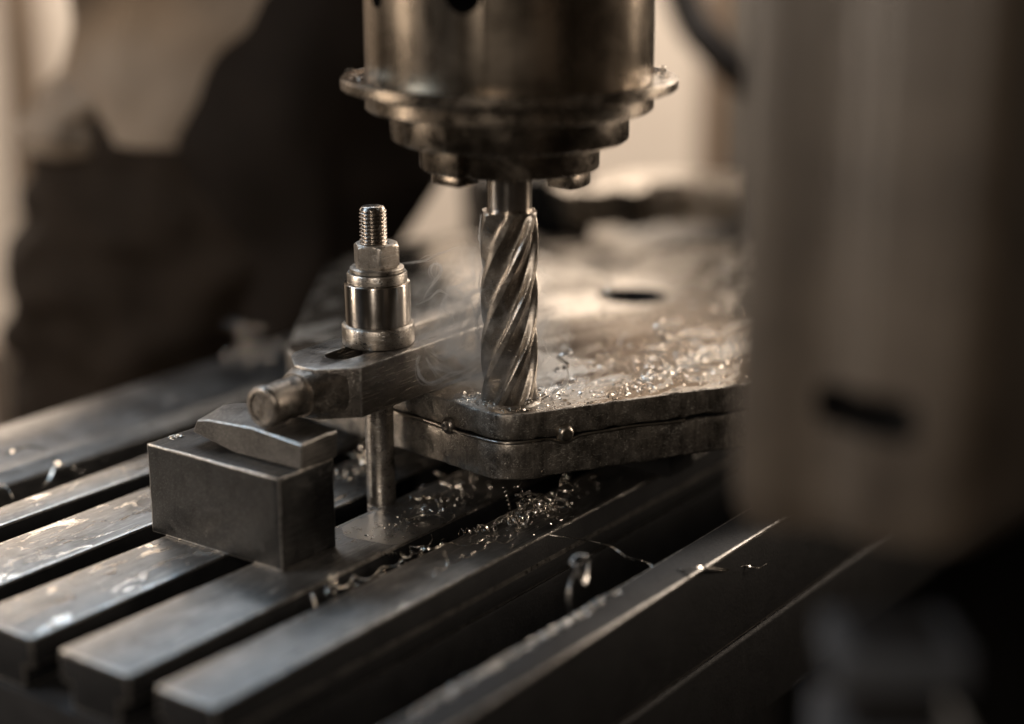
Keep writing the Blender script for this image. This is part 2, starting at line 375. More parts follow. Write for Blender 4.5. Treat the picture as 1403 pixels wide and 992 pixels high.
# back trough and rail
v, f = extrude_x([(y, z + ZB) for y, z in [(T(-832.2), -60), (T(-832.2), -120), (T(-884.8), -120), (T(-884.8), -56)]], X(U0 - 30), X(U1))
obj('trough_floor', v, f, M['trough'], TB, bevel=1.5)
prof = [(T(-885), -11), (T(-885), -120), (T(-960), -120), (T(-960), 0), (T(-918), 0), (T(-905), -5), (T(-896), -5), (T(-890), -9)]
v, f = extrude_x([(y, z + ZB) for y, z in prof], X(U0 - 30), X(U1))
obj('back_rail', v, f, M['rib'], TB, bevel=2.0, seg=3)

# ------------------------------------------------------------------ support block and wedge
def worn_box(name, x1, y1, z1, mat, loc, amp, bev):
    bm = bmesh.new()
    vs_, fs_ = box(0, x1, 0, y1, 0, z1); q = [bm.verts.new(Vector(p) * S) for p in vs_]
    for f_ in fs_: bm.faces.new([q[i] for i in f_])
    bmesh.ops.subdivide_edges(bm, edges=bm.edges, cuts=14, use_grid_fill=True)
    for vt in bm.verts:
        p = vt.co / S
        vt.co += (noise.noise_vector(p * 0.05) * amp + noise.noise_vector(p * 0.22) * amp * 0.6) * S * (0.3 if p.z < 1 else 1)
    bmesh.ops.recalc_face_normals(bm, faces=bm.faces)
    return objbm(name, bm, mat, None, loc, ROT, bev, 2, 35, True, M['edge'])
bk = worn_box('support_block', 44.5, 103, 54, M['block'], W(650, -624, 0.2), 0.32, 1.0)
tag(bk, 'dark rectangular steel block standing across the table ribs', 'steel block')
def wedge():
    prof = [(-707, 60.5), (-703, 68.5), (-694, 70.3), (-660, 72.2), (-622.5, 69.5), (-623.5, 54.4), (-674, 54.4), (-696, 58.6)]
    vs_ = []; n = len(prof)
    rows = [(667, 0, 0), (674, 0.3, 1.2), (688, 1.0, 4.0), (697, 1.0, 3.0)]
    for u_, a, up in rows:
        for v_, z in prof:
            zz = z
            if z > 65 and v_ < -655: zz = z + up * 0.9 * min(1, (-655 - v_) / 25 + 0.2)
            if u_ == 688 and z > 65 and v_ > -655: zz = z + 0.6
            vs_.append((u_ - 667, -(v_ + 660), zz - 54.3))
    f = [tuple(range(n)), tuple(range(3 * n, 4 * n))[::-1]]
    for r in range(3):
        for i in range(n):
            j = (i + 1) % n; f.append((r * n + i, (r + 1) * n + i, (r + 1) * n + j, r * n + j))
    o = obj('packing_wedge', vs_, f, M['wedge'], None, W(667, -660, 54.3), ROT, bevel=0.7, seg=1, sharp=12, edge=M['edge'])
    tag(o, 'grey tapered steel packing piece lying on the block under the clamp finger', 'packing piece')
wedge()

# ------------------------------------------------------------------ strap clamp with round finger
CV = -650
CL = empty('strap_clamp', W(700, CV, 71), ROT)
tag(CL, 'thick forked steel clamp with a round finger resting on the packing piece', 'clamp')
def clamp():
    x = lambda u_: u_ - 700
    hw = 26.5; sw = 9.0
    outl = [(x(719), -hw), (x(884), -hw), (x(890), -hw + 6), (x(890), -sw)]
    outl += [(x(890), -sw)][:0]
    inner = [(x(732), -sw)]
    arc = [(x(732) - sw * math.sin(a) * 1.0, -sw * math.cos(a)) for a in [math.pi * k / 12 for k in range(1, 12)]]
    inner += arc + [(x(732), sw)]
    outl += inner
    outl += [(x(890), sw), (x(890), hw - 6), (x(884), hw), (x(722), hw), (x(714), hw - 4), (x(701), 8), (x(700), 0), (x(701), -8)]
    v, f = prism(outl, 0, 30)
    o = obj('fork_body', v, f, M['clamp'], CL, bevel=0.9, seg=2, edge=M['edge'])
    # neck: lofted from the wide body end down to the round finger
    rings = []
    N = 40
    def ring(u_, ry, rz, power, zc):
        r = []
        for i in range(N):
            a = 2 * math.pi * i / N; c, s_ = math.cos(a), math.sin(a)
            r.append((x(u_), ry * math.copysign(abs(c) ** (2 / power), c), zc + rz * math.copysign(abs(s_) ** (2 / power), s_)))
        return r
    for args in [(722, 24.0, 14.4, 5, 15), (714, 21.5, 14.4, 4.5, 15), (706, 17.5, 14.2, 3.4, 15), (699, 14.6, 13.6, 2.6, 15), (694, 12.9, 12.8, 2.2, 15)]:
        rings.append(ring(*args))
    v = [p for r in rings for p in r]; f = []
    for k in range(len(rings) - 1):
        for i in range(N):
            j = (i + 1) % N; f.append((k * N + i, k * N + j, (k + 1) * N + j, (k + 1) * N + i))
    f.append(tuple(range(N))); f.append(tuple(range((len(rings) - 1) * N, len(rings) * N))[::-1])
    nk = obj('neck', v, f, M['finger'], CL, sharp=50)
    rough_up(nk, 0.5, 0.18)
    prof = [(10.4, 0), (11.9, 1.4), (12.0, 3), (11.6, 10), (11.7, 18), (11.5, 26), (12.1, 34)]
    fg = obj('finger', *lathe([(8.2, 0.9), (8.6, 0.0)] + prof, 64), M['finger'], CL, (x(665), 0, 15), (0, rad(90), 0), sharp=60)
    rough_up(fg, 0.25, 0.3, 3)
clamp()

# ------------------------------------------------------------------ stud, nut, washer, sleeves
SU = 766.0
SP = lambda z: W(SU, CV, z)
LEAN = (0, rad(-0.6), 0)
def thread(z0, z1, R, pitch, n=96, sub=14):
    rows = int((z1 - z0) / pitch * sub); v = []; f = []
    for k in range(rows + 1):
        z = z0 + (z1 - z0) * k / rows
        for i in range(n):
            a = 2 * math.pi * i / n
            ph = ((z - z0) / pitch - i / n) % 1.0
            tri = 1 - abs(2 * ph - 1); tri = min(1, max(0, (tri - 0.08) / 0.8))
            fade = min(1, (z1 - z) / 2.4)
            r = R - 1.25 * (1 - tri); r = min(r, R - 1.7 * (1 - fade))
            v.append((r * math.cos(a), r * math.sin(a), z))
    for k in range(rows):
        for i in range(n):
            j = (i + 1) % n; f.append((k * n + i, k * n + j, (k + 1) * n + j, (k + 1) * n + i))
    f.append(tuple(range(rows * n, rows * n + n)))
    return v, f
ST = empty('clamp_stud', SP(-17))
ST.rotation_euler = (rad(0.3), rad(-0.5), 0)
tag(ST, 'upright threaded steel stud rising from the table slot through the clamp', 'stud')
obj('shaft', *lathe([(8.7, 0), (8.7, 13), (8.0, 13.4), (8.0, 14.4), (8.7, 14.8), (8.7, 16), (8.1, 16.4), (8.1, 17.4), (8.7, 18), (8.7, 150), (8.1, 152), (8.1, 172)], 56), M['shaft'], ST, sharp=40)
obj('thread', *thread(172, 200, 8.1, 2.2), M['thread'], ST, sharp=80)
tn = obj('tee_nut', *box(-16, 16, -9.0, 9.0, 0, 12), M['shaft'], None, SP(-28), ROT, bevel=0.8)
tag(tn, 'flat steel nut sunk in the table slot at the foot of the stud', 'slot nut')
def ring_thing(name, prof, z, mat, label, cat, n=96):
    o = obj(name, *lathe(prof, n), M[mat], None, SP(z), (rad(0.3), rad(-0.5), 0), sharp=40); tag(o, label, cat); return o
cl = ring_thing('base_collar', [(19, 0), (21, 0.3), (21.4, 1), (21.4, 11), (20.9, 12), (19.7, 12.6), (9, 12.6)], 101.2, 'ring', 'wide worn steel collar sitting on the clamp below the sleeve', 'collar', 128)
rough_up(cl, 0.22, 0.45, 2)
ring_thing('spacer_sleeve', [(18.5, 0), (19.4, 0.2), (19.5, 23.4), (19.3, 24.0), (18.7, 24.3), (9, 24.3)], 113.9, 'bright', 'polished cylindrical steel sleeve around the stud', 'sleeve', 128)
ring_thing('spacer_ring', [(16.8, 0), (17.6, 0.3), (17.7, 5.2), (17.2, 6.0), (9, 6.0)], 138.3, 'ring', 'narrow steel ring stacked on top of the polished sleeve', 'ring', 128)
ring_thing('washer', [(15.2, 0), (16.0, 0.4), (16.0, 2.4), (15.4, 2.9), (9, 2.9)], 144.4, 'ring', 'thin flat steel washer right under the hexagon nut', 'washer')
def hexnut():
    n = 72; R = 14.0; h = 14.0; rows = []
    v = []; f = []
    def hexr(a): 
        b = (a % (math.pi / 3)) - math.pi / 6
        return R * math.cos(math.pi / 6) / math.cos(b)
    for z, cone in [(0, 12.9), (0.6, 13.3), (1.4, 14.2), (h - 1.9, 14.2), (h - 1.0, 13.1), (h - 0.3, 12.2), (h, 11.6), (h, 8.6), (h - 1.2, 7.6)]:
        for i in range(n):
            a = 2 * math.pi * i / n; r = min(hexr(a), cone) if cone > 9 else cone
            v.append((r * math.cos(a), r * math.sin(a), z))
    m = 9
    for k in range(m - 1):
        for i in range(n):
            j = (i + 1) % n; f.append((k * n + i, k * n + j, (k + 1) * n + j, (k + 1) * n + i))
    f.append(tuple(range(n))[::-1])
    o = obj('hex_nut', v, f, M['nut'], None, SP(147.5), (rad(0.3), rad(-0.5), rad(45)), sharp=28)
    tag(o, 'hexagon steel nut screwed onto the stud above the washer', 'nut')
hexnut()

# ------------------------------------------------------------------ work plates
PZ = 70.5
def pl(px, py): return uv(onz(px, py, PZ))
PTS = [(769.6, -561), (925, -470), (1020, -425), (1210, -470), (1290, -590), (1270, -691), (1216, -766), (1155, -905), (1044, -909), (1000, -900), (797, -757)]
def rounded(poly, rads, n=6):
    out = []
    m = len(poly)
    for i in range(m):
        p = Vector(poly[i]); a = (Vector(poly[i - 1]) - p); b = (Vector(poly[(i + 1) % m]) - p)
        r = rads[i] if i < len(rads) else 8
        a = a.normalized() * r; b = b.normalized() * r
        for k in range(n + 1):
            t = k / n; q = p + a * (1 - t) ** 2 + b * t ** 2; out.append((q.x, q.y))
    return out
def resample(poly, step):
    out = []; m = len(poly)
    for i in range(m):
        a = Vector(poly[i]); b = Vector(poly[(i + 1) % m]); k = max(1, int((b - a).length / step))
        for s in range(k): q = a + (b - a) * (s / k); out.append((q.x, q.y))
    return out
OUT = resample(rounded(PTS, [13, 10, 10, 20, 20, 20, 20, 20, 20, 20, 16]), 2.5)
def plate(name, z0, z1, off, label, mat_side, mat_top, seed):
    cxm = sum(p[0] for p in OUT) / len(OUT); cym = sum(p[1] for p in OUT) / len(OUT)
    bm = bmesh.new(); n = len(OUT)
    levels = [(z0, -1.4), (z0 + 1.2, -0.2), (z0 + (z1 - z0) * 0.3, 0), (z0 + (z1 - z0) * 0.65, 0), (z1 - 1.3, -0.1), (z1 - 0.5, -0.5), (z1, -1.6)]
    rows = []
    for z, ins in levels:
        row = []
        for (a, b) in OUT:
            d = Vector((a - cxm, b - cym)); L = d.length; d /= L
            nn = noise.noise(Vector((a * 0.05, b * 0.05, z * 0.3 + seed))) * 0.9 + noise.noise(Vector((a * 0.35, b * 0.35, z * 0.12 + seed))) * 0.7
            zz = z
            if z in (z0, z1): zz = z + noise.noise(Vector((a * 0.12, b * 0.12, seed))) * (0.45 if z == z1 else 1.1)
            q = Vector((a, b)) + d * (ins + nn + off)
            row.append(bm.verts.new(Vector((q.x - 900, -(q.y + 650), zz - z0)) * S))
        rows.append(row)
    for k in range(len(rows) - 1):
        for i in range(n):
            j = (i + 1) % n; bm.faces.new([rows[k][i], rows[k][j], rows[k + 1][j], rows[k + 1][i]])
    bm.faces.new(rows[0][::-1]); tf = bm.faces.new(rows[-1])
    me_i = 1
    tf.material_index = 1
    bmesh.ops.recalc_face_normals(bm, faces=bm.faces)
    me = bpy.data.meshes.new(name); bm.to_mesh(me); bm.free()
    me.materials.append(M[mat_side]); me.materials.append(M[mat_top])
    for p in me.polygons: p.use_smooth = True
    me.set_sharp_from_angle(angle=rad(40))
    o = link(name, me, None, None, W(900, -650, z0), ROT); tag(o, label, 'steel plate'); return o
lp = plate('lower_plate', 30.5, 52.8, 0.8, 'lower thick dark steel plate under the one being milled', 'plate', 'plate', 5)
up = plate('work_plate', 54.6, PZ, 0, 'upper oily steel plate being milled by the cutter', 'plate', 'platetop', 1)
# through hole in the upper plate (the opening behind the cutter, walls darkened for shade)
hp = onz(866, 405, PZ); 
ctr = obj('cutter_tmp', *lathe([(25, -60), (25, 60)], 48), M['bed_and_shade'], None, hp)
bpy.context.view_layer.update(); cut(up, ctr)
ctr = obj('cutter_tmp', *lathe([(24, -60), (24, 60)], 48), M['bed_and_shade'], None, hp)
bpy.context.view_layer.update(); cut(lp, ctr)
for k, (u_, v_) in enumerate([(900, -560), (1050, -760), (1120, -560)]):
    o = obj('parallel_bar', *box(-15, 15, -30, 30, 0, 30.2), M['bed_and_shade'], None, W(u_ + 20, v_, 0.1), ROT, bevel=1)
    tag(o, ['dark parallel bar under the plates nearest the front trough', 'dark parallel bar hidden under the far left of the plates', 'dark parallel bar under the far right of the plates'][k], 'parallel bar', 'bars carrying the plates')

# seam wire and the two button heads
def side_pt(s, off, z):                      # s: distance along the outline from the corner, + = right edge, - = left edge
    A = Vector(PTS[0]); B = Vector(PTS[1]) if s > 0 else Vector(PTS[-1])
    d = (B - A).normalized(); nrm = Vector((-d.y, d.x)) * (-1 if s > 0 else 1)
    c = Vector((900, -650)) - A
    if nrm.dot(c) > 0: nrm = -nrm
    # rounded corner
    q = A + d * abs(s)
    if abs(s) < 13:
        k = (1 - abs(s) / 13) ** 2 * 2.9; q += c.normalized() * k
    q = q + nrm * off
    return W(q.x, q.y, z)
pts = []
for k in range(0, 61):
    s = -95 + k * (95 + 118) / 60.0
    off = 1.2 + 0.5 * math.sin(s * 0.13); z = 53.7 + 0.35 * math.sin(s * 0.09 + 1)
    if 26 < s < 52: z -= 3.2 * math.exp(-((s - 38) / 6.5) ** 2); off += 0.8 * math.exp(-((s - 38) / 6) ** 2)
    pts.append(side_pt(s if abs(s) > 0.01 else 0.02, off, z))
c0 = pts[0].copy()
wo = obj('seam_wire', *tube([p - c0 for p in pts], 0.85, 8), M['wire'], None, c0, sharp=80)
tag(wo, 'thin bright wire running along the seam between the two plates', 'wire')
for s, off, rr, lab, zz in [(-44, 1.0, 5.4, 'round button head in the seam on the left side of the plates', 55.4), (38.5, 1.2, 5.6, 'round button head in the seam right of the plate corner', 55.6)]:
    p = side_pt(s, off, zz); q = side_pt(s, off + 1, zz); d = (q - p).normalized()
    o = obj('button_head', *lathe([(rr * 0.9, -2.5), (rr, -0.6), (rr * 0.93, 1.0), (rr * 0.72, 2.6), (rr * 0.4, 3.5), (rr * 0.24, 3.2), (0.3, 3.1)], 32), M['wire'] if s > 0 else M['clamp'], None, p, d.to_track_quat('Z', 'Y').to_euler(), sharp=60)
    tag(o, lab, 'pin', 'button heads in the plate seam')

# ------------------------------------------------------------------ end mill
MU, MV = 798.8, -578.0
MP = W(MU, MV, PZ)
EM = empty('end_mill', MP + Vector((0, 0, -1.0)))
tag(EM, 'steel end mill with six spiral flutes cutting into the upper plate', 'cutter')
def endmill():
    R = 16.6; Hc = 114.0; n = 300; rows = 120; lead = 198.0
    v = []; f = []
    for k in range(rows + 1):
        z = Hc * k / rows
        for i in range(n):
            a = 2 * math.pi * i / n
            ph = (a / (2 * math.pi) * 6 - 6 * z / lead) % 1.0
            # land, relief, gullet, rake face
            if ph < 0.24: r = R
            elif ph < 0.28: r = R - 0.8 * (ph - 0.24) / 0.04
            elif ph < 0.90:
                t = (ph - 0.28) / 0.62; r = R - 0.8 - 3.3 * math.sin(math.pi * 0.66 * t) ** 1.0
            else:
                t = (ph - 0.90) / 0.10; b0 = R - 0.8 - 3.3 * math.sin(math.pi * 0.66); r = b0 + (R - b0) * t
            fade = max(0, (z - (Hc - 7)) / 7.0)
            r = r + (R * 1.02 - r) * fade ** 2 * 0.55
            if k == rows: r = min(r, R * 0.97)
            v.append((r * math.cos(a), r * math.sin(a), z))
    for k in range(rows):
        for i in range(n):
            j = (i + 1) % n; f.append((k * n + i, k * n + j, (k + 1) * n + j, (k + 1) * n + i))
    f.append(tuple(range(n))[::-1]); f.append(tuple(range(rows * n, rows * n + n)))
    obj('fluted_body', v, f, M['cutter'], EM, sharp=24)
    obj('shank', *lathe([(12.6, Hc - 2), (13.0, Hc - 1), (13.0, Hc + 60)], 72), M['bright'], EM, sharp=40)
endmill()

bpy.context.view_layer.update()
def burr():
    v = []; f = []; n = 90
    for ring in range(4):
        for i in range(n):
            a = 2 * math.pi * i / n; k = noise.noise(Vector((math.cos(a) * 4, math.sin(a) * 4, 1))); k2 = noise.noise(Vector((math.cos(a) * 11, math.sin(a) * 11, 5)))
            r = (16.9, 17.2, 17.9 + 0.5 * k, 19.6 + 1.2 * k)[ring]; z = (-0.3, 0.9 + 0.7 * k2 + 0.4 * k, 0.7 + 0.6 * k2, -0.15)[ring]
            v.append((r * math.cos(a), r * math.sin(a), z))
    for k in range(3):
        for i in range(n):
            j = (i + 1) % n; f.append((k * n + i, k * n + j, (k + 1) * n + j, (k + 1) * n + i))
    o = obj('burr', v, f, M['ring'], up, sharp=50)
    o.matrix_world = Matrix.Translation(MP * S)
burr()

# ------------------------------------------------------------------ spindle
SPN = empty('spindle', W(MU, MV, 203))
tag(SPN, 'oily machine spindle with wide flange holding the end mill', 'spindle')
Z = lambda z: z - 203
hs = obj('housing', *lathe([(60, Z(258)), (80.2, Z(258.2)), (80.6, Z(259)), (80.6, Z(420)), (60, Z(420))], 160), M['housing'], SPN, sharp=40)
obj('flange', *lathe([(70, Z(241.5)), (79.5, Z(242)), (81, Z(243.2)), (81, Z(250)), (82, Z(251.2)), (90, Z(252.6)), (93.6, Z(254.0)), (94.3, Z(254.8)), (94.3, Z(259.4)), (93.7, Z(260.1)), (91.5, Z(259.8)), (88.5, Z(258.2)), (80.9, Z(257.6))], 160), M['flange'], SPN, sharp=22)
obj('collar', *lathe([(40, Z(224.5)), (65.6, Z(224.7)), (67.2, Z(226.0)), (67.5, Z(227)), (67.5, Z(240.4)), (66.8, Z(241.3)), (40, Z(241.4))], 144), M['nose'], SPN, sharp=18)
def nose_ring():
    n = 120; v = []; f = []
    prof = [(20, 208.6), (49.4, 208.6), (50.8, 209.6), (51.1, 210.5), (51.2, 223.5), (50.6, 224.2), (20, 224.3)]
    for r, z in prof:
        for i in range(n):
            a = 360 * i / n; rr = r
            # two slots let into the ring
            if r > 46 and (238 < a < 246 or 40 < a < 60): rr = r - 4.5
            v.append((rr * math.cos(rad(a)), rr * math.sin(rad(a)), Z(z)))
    m = len(prof)
    for k in range(m - 1):
        for i in range(n):
            j = (i + 1) % n; f.append((k * n + i, k * n + j, (k + 1) * n + j, (k + 1) * n + i))
    f.append(tuple(range(n))[::-1])
    obj('nose_ring', v, f, M['nose'], SPN, sharp=18)
nose_ring()
def key(a0, a1, z0, r0, r1):
    pts = [(r0 * math.cos(rad(a0 + (a1 - a0) * k / 8)), r0 * math.sin(rad(a0 + (a1 - a0) * k / 8))) for k in range(9)]
    pts += [(r1 * math.cos(rad(a1 - (a1 - a0) * k / 8)), r1 * math.sin(rad(a1 - (a1 - a0) * k / 8))) for k in range(9)]
    obj('drive_key', *prism(pts, Z(z0), Z(208.8)), M['nose'], SPN, bevel=0.8)
key(205, 236, 203.2, 30, 48)
key(-42, -5, 200.5, 28, 46)
obj('collet', *lathe([(13.1, Z(206)), (19.9, Z(206.2)), (22, Z(209))], 64, False), M['nose'], SPN)
obj('light_block_box', *box(-150, 190, -130, 270, Z(421), Z(900)), M['paint_and_shade'], SPN, bevel=12)  # unseen box added above the spindle to shade the right side
# two round holes in the housing, walls blackened to stand for shade
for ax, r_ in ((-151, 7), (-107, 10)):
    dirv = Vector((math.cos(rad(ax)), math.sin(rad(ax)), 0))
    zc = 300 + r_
    ctr = obj('cutter_tmp', *lathe([(r_, -50), (r_, 14)], 32), M['paint_and_shade'], None, W(MU, MV, zc) + dirv * 80)
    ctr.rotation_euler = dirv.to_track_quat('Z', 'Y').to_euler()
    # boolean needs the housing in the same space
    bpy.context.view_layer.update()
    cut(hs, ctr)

# ------------------------------------------------------------------ chips and shavings
def ribbon(pts, wdt, th=0.18, twist=None, seed=0):
    pts = [Vector(p) for p in pts]; m = len(pts); v = []; f = []
    for k, p in enumerate(pts):
        t = (pts[min(k + 1, m - 1)] - pts[max(k - 1, 0)]).normalized()
        ref = Vector((0, 0, 1)) if abs(t.z) < 0.9 else Vector((1, 0, 0))
        a = t.cross(ref).normalized(); b = t.cross(a).normalized()
        an = twist(k / (m - 1)) if twist else 0
        x_ = a * math.cos(an) + b * math.sin(an); y_ = t.cross(x_).normalized()
        e = min(1, 0.25 + 4 * min(k, m - 1 - k) / m); ww = wdt * e / 2
        for sx, sy in ((-1, -1), (1, -1), (1, 1), (-1, 1)): v.append(tuple(p + x_ * ww * sx + y_ * th / 2 * sy))
    for k in range(m - 1):
        for i in range(4):
            j = (i + 1) % 4; f.append((k * 4 + i, k * 4 + j, (k + 1) * 4 + j, (k + 1) * 4 + i))
    f.append((3, 2, 1, 0)); f.append(tuple(range((m - 1) * 4, m * 4)))
    return v, f
def helix(r, turns, length, n, r2=None, ph=0):
    return [((r + ((r2 or r) - r) * k / n) * math.cos(ph + turns * 2 * math.pi * k / n), (r + ((r2 or r) - r) * k / n) * math.sin(ph + turns * 2 * math.pi * k / n), length * k / n) for k in range(n + 1)]
CURL = []
for k in range(9):
    rr = random.uniform(1.6, 4.2); tn_ = random.uniform(0.7, 2.6)
    v, f = ribbon(helix(rr, tn_, random.uniform(1, 9), 30, rr * random.uniform(0.6, 1.3)), random.uniform(0.8, 1.8), 0.2, lambda t: 1.2 + 0.4 * math.sin(6 * t))
    o = obj('shaving', v, f, M['chip'] if k % 3 else M['chipdull']); CURL.append(o.data); bpy.data.objects.remove(o)
for rr, tn_, ln_, wd in ((1.3, 6, 18, 0.6), (1.7, 4.5, 22, 0.9), (5.5, 1.3, 5, 0.5), (3.2, 3.2, 14, 1.1), (2.2, 2.1, 5, 0.4), (6.5, 0.8, 3, 0.7), (1.0, 5, 9, 0.5)):
    v, f = ribbon(helix(rr, tn_, ln_, int(16 * tn_) + 8, rr * 1.25), wd, 0.16, lambda t: 1.3 + 0.3 * math.sin(5 * t))
    o = obj('shaving', v, f, M['chip']); CURL.append(o.data); bpy.data.objects.remove(o)
def curl(P, label, group, k=None, sc_=1.0, flat=True):
    o = bpy.data.objects.new('steel_shaving', CURL[random.randrange(len(CURL)) if k is None else k]); col.objects.link(o)
    o.location = P * S; o.rotation_euler = (rad(random.uniform(-25, 25)) + (rad(90) if random.random() < 0.45 else 0), rad(random.uniform(-25, 25)), random.uniform(0, 6.28)); o.scale = (sc_,) * 3
    tag(o, label, 'metal shaving', group)
    return o
def inside(u_, v_, m=4):
    poly = PTS; r = False; j = len(poly) - 1
    for i in range(len(poly)):
        a, b = poly[i], poly[j]
        if (a[1] > v_) != (b[1] > v_) and u_ < (b[0] - a[0]) * (v_ - a[1]) / (b[1] - a[1]) + a[0]: r = not r
        j = i
    return r
def ok_plate(p):
    u_, v_ = uv(p); return all(inside(u_ + a, v_ + b) for a, b in ((3.5, 0), (-5, 0), (0, 4), (0, -3)))
def ok_rib(p):
    v_ = uv(p)[1]; return any(a + 2 < v_ < b - 1.5 for a, b in ((-832, -807), (-786, -737), (-717, -668), (-647, -597.5), (-578, -539.5)))
def crumbs(name, label, centres, n, smin, smax, mat='chip', ok=None):
    bm = bmesh.new()
    for i in range(n):
        c, su, sv = random.choice(centres)
        p = c + UU * random.gauss(0, su) + VV * random.gauss(0, sv)
        if ok and not ok(p): continue
        s = random.uniform(smin, smax) * (1.6 if random.random() < 0.08 else 1)
        mt = Matrix.Translation((p + Vector((0, 0, s * 0.25))) * S) @ Matrix.Rotation(random.uniform(0, 6.28), 4, 'Z') @ Matrix.Rotation(random.uniform(-0.9, 0.9), 4, 'X') @ Matrix.Diagonal((s * S * random.uniform(0.6, 1.9), s * S * random.uniform(0.4, 1), s * S * random.uniform(0.15, 0.7), 1))
        vs_ = [bm.verts.new(mt @ Vector(q)) for q in ((-.5, -.5, -.3), (.5, -.4, -.5), (.4, .5, -.2), (-.4, .4, -.5), (-.3, -.2, .5), (.3, .2, .4))]
        for t in ((0, 1, 4), (1, 5, 4), (1, 2, 5), (2, 3, 5), (3, 4, 5), (3, 0, 4), (0, 3, 2, 1)): bm.faces.new([vs_[q] for q in t])
    o = objbm(name, bm, M[mat], smooth=False); tag(o, label, 'metal chips', kind='stuff'); return o

# piles on the front ribs
for i in range(60):
    a, b = random.gauss(0, 1), random.gauss(0, 1)
    P = onz(728 + 34 * a, 705 - 14 * a + 9 * b, 0)
    u_, v_ = uv(P); v_ = min(-543, max(-574, v_))
    curl(W(u_, v_, 1.5 + random.uniform(0, 2.0)), 'small curled steel shaving in the pile on the front rib below the plates', 'shavings piled on the front rib', sc_=random.choice((0.45, 0.6, 0.75, 0.9, 1.2)))
for i in range(9):
    P = onz(610 + random.gauss(0, 22), 680 + random.gauss(0, 9), 0); u_, v_ = uv(P); v_ = min(-602, max(-642, v_))
    curl(W(u_, v_, 1.2), 'small steel shaving on the wet rib right of the stud foot', 'shavings right of the stud foot', sc_=random.uniform(0.45, 0.9))
for i in range(10):
    P = onz(485 + random.gauss(0, 12), 640 + random.gauss(0, 13), 0); u_, v_ = uv(P)
    v_ = min(-672, max(-715, v_))
    curl(W(u_, v_, 1.5), 'shaving in the bright heap between the block and the stud foot', 'shavings heaped left of the stud', sc_=random.uniform(0.7, 1.2))
for i in range(7):
    P = onz(640 + random.gauss(0, 30), 655 + random.gauss(0, 8), 0); u_, v_ = uv(P)
    curl(W(u_, min(-602, max(-645, v_)), 1.4), 'shaving in the dark under the front of the plates', 'shavings under the plates', sc_=random.uniform(0.7, 1.2))
for i in range(11):                           # in the slot in front of the block
    P = onz(400 + 17 * i + random.gauss(0, 5), 822 - 8.6 * i, -6); u_, v_ = uv(P)
    curl(W(u_, -587 + random.gauss(0, 4), -5 + random.uniform(-4, 3)), 'curled shaving lodged in the slot beside the front rib', 'shavings in the front slot', sc_=random.uniform(0.8, 1.3))
for i in range(9):                            # round the cutter
    a = random.uniform(-0.4, 3.6); r = random.uniform(18, 25)
    curl(MP + Vector((r * math.cos(a - 1.2), r * math.sin(a - 1.2), 2.0)), 'curled shaving thrown up at the foot of the end mill', 'shavings round the end mill', sc_=random.uniform(0.5, 0.95))
big = curl(onz(768, 512, PZ + 4) , 'ring of bright curled shaving just right of the end mill', 'shavings round the end mill', 3, 1.9)
for i in range(10):                           # on the back rail, out of focus
    P = onz(345 + random.gauss(0, 22), 470 + random.gauss(0, 14), 4)
    curl(P, 'bright out-of-focus shaving on the back rail behind the clamp', 'shavings on the back rail', sc_=random.uniform(1.0, 1.5))
for i, (bx_, by_, r_) in enumerate([(312, 484, 2.6), (334, 470, 2.2), (352, 452, 3.0), (345, 492, 2.8), (372, 490, 2.6), (362, 474, 2.2), (382, 470, 2.4)]):
    sp = obj('ball_chip', *lathe([(0.2, 0)] + [(r_ * math.sin(math.pi * k / 10), r_ - r_ * math.cos(math.pi * k / 10)) for k in range(1, 10)] + [(0.2, 2 * r_)], 20), M['chip'], None, onz(bx_, by_ + 6, 0.2), sharp=80)
    rough_up(sp, 0.5, 0.4, i); tag(sp, 'round bright bead of swarf glinting on the back rail', 'swarf bead', 'swarf beads on the back rail')
for i in range(14):
    P = onz(random.uniform(760, 1000), random.uniform(330, 500), PZ)
    curl(P + Vector((0, 0, 1.5)), 'loose shaving lying on the oily plate behind the end mill', 'shavings on the plate', sc_=random.uniform(0.6, 1.4))

crumbs('chip_crumbs', 'fine steel chips scattered over the ribs and slots', [(onz(728, 705, 0.2), 26, 9), (onz(625, 685, 0.2), 16, 10), (onz(485, 645, 0.2), 10, 12), (onz(560, 715, 0.2), 16, 6)], 450, 0.3, 1.4, 'chip', ok_rib)
crumbs('plate_crumbs', 'fine steel chips and wet swarf strewn on the upper plate', [(onz(700, 550, PZ), 17, 8), (onz(760, 535, PZ), 22, 7), (onz(880, 520, PZ), 48, 12), (onz(960, 500, PZ), 45, 22), (onz(930, 460, PZ), 50, 40), (onz(655, 545, PZ), 8, 8)] + [(onz(940, 490, PZ), 55, 26)] * 6 + [(onz(900, 515, PZ), 50, 7)] * 3, 2600, 0.3, 1.6, 'chip', ok_plate)
crumbs('trough_crumbs', 'fine dark chips along the inner edge of the front trough rim', [(W(585 + 12 * k, -462.5, -0.9), 9, 1.6) for k in range(12)], 800, 0.5, 1.7, 'chipdull', lambda p: -465 < uv(p)[1] < -456)

crumbs('block_crumbs', 'glittering wet chips on the far left corner of the block', [(W(690, -722, 54.6), 3, 4), (W(668, -722, 54.6), 2, 1.5)], 130, 0.4, 1.4, 'chip', lambda p: 652 < uv(p)[0] < 693 and -725 < uv(p)[1] < -708)
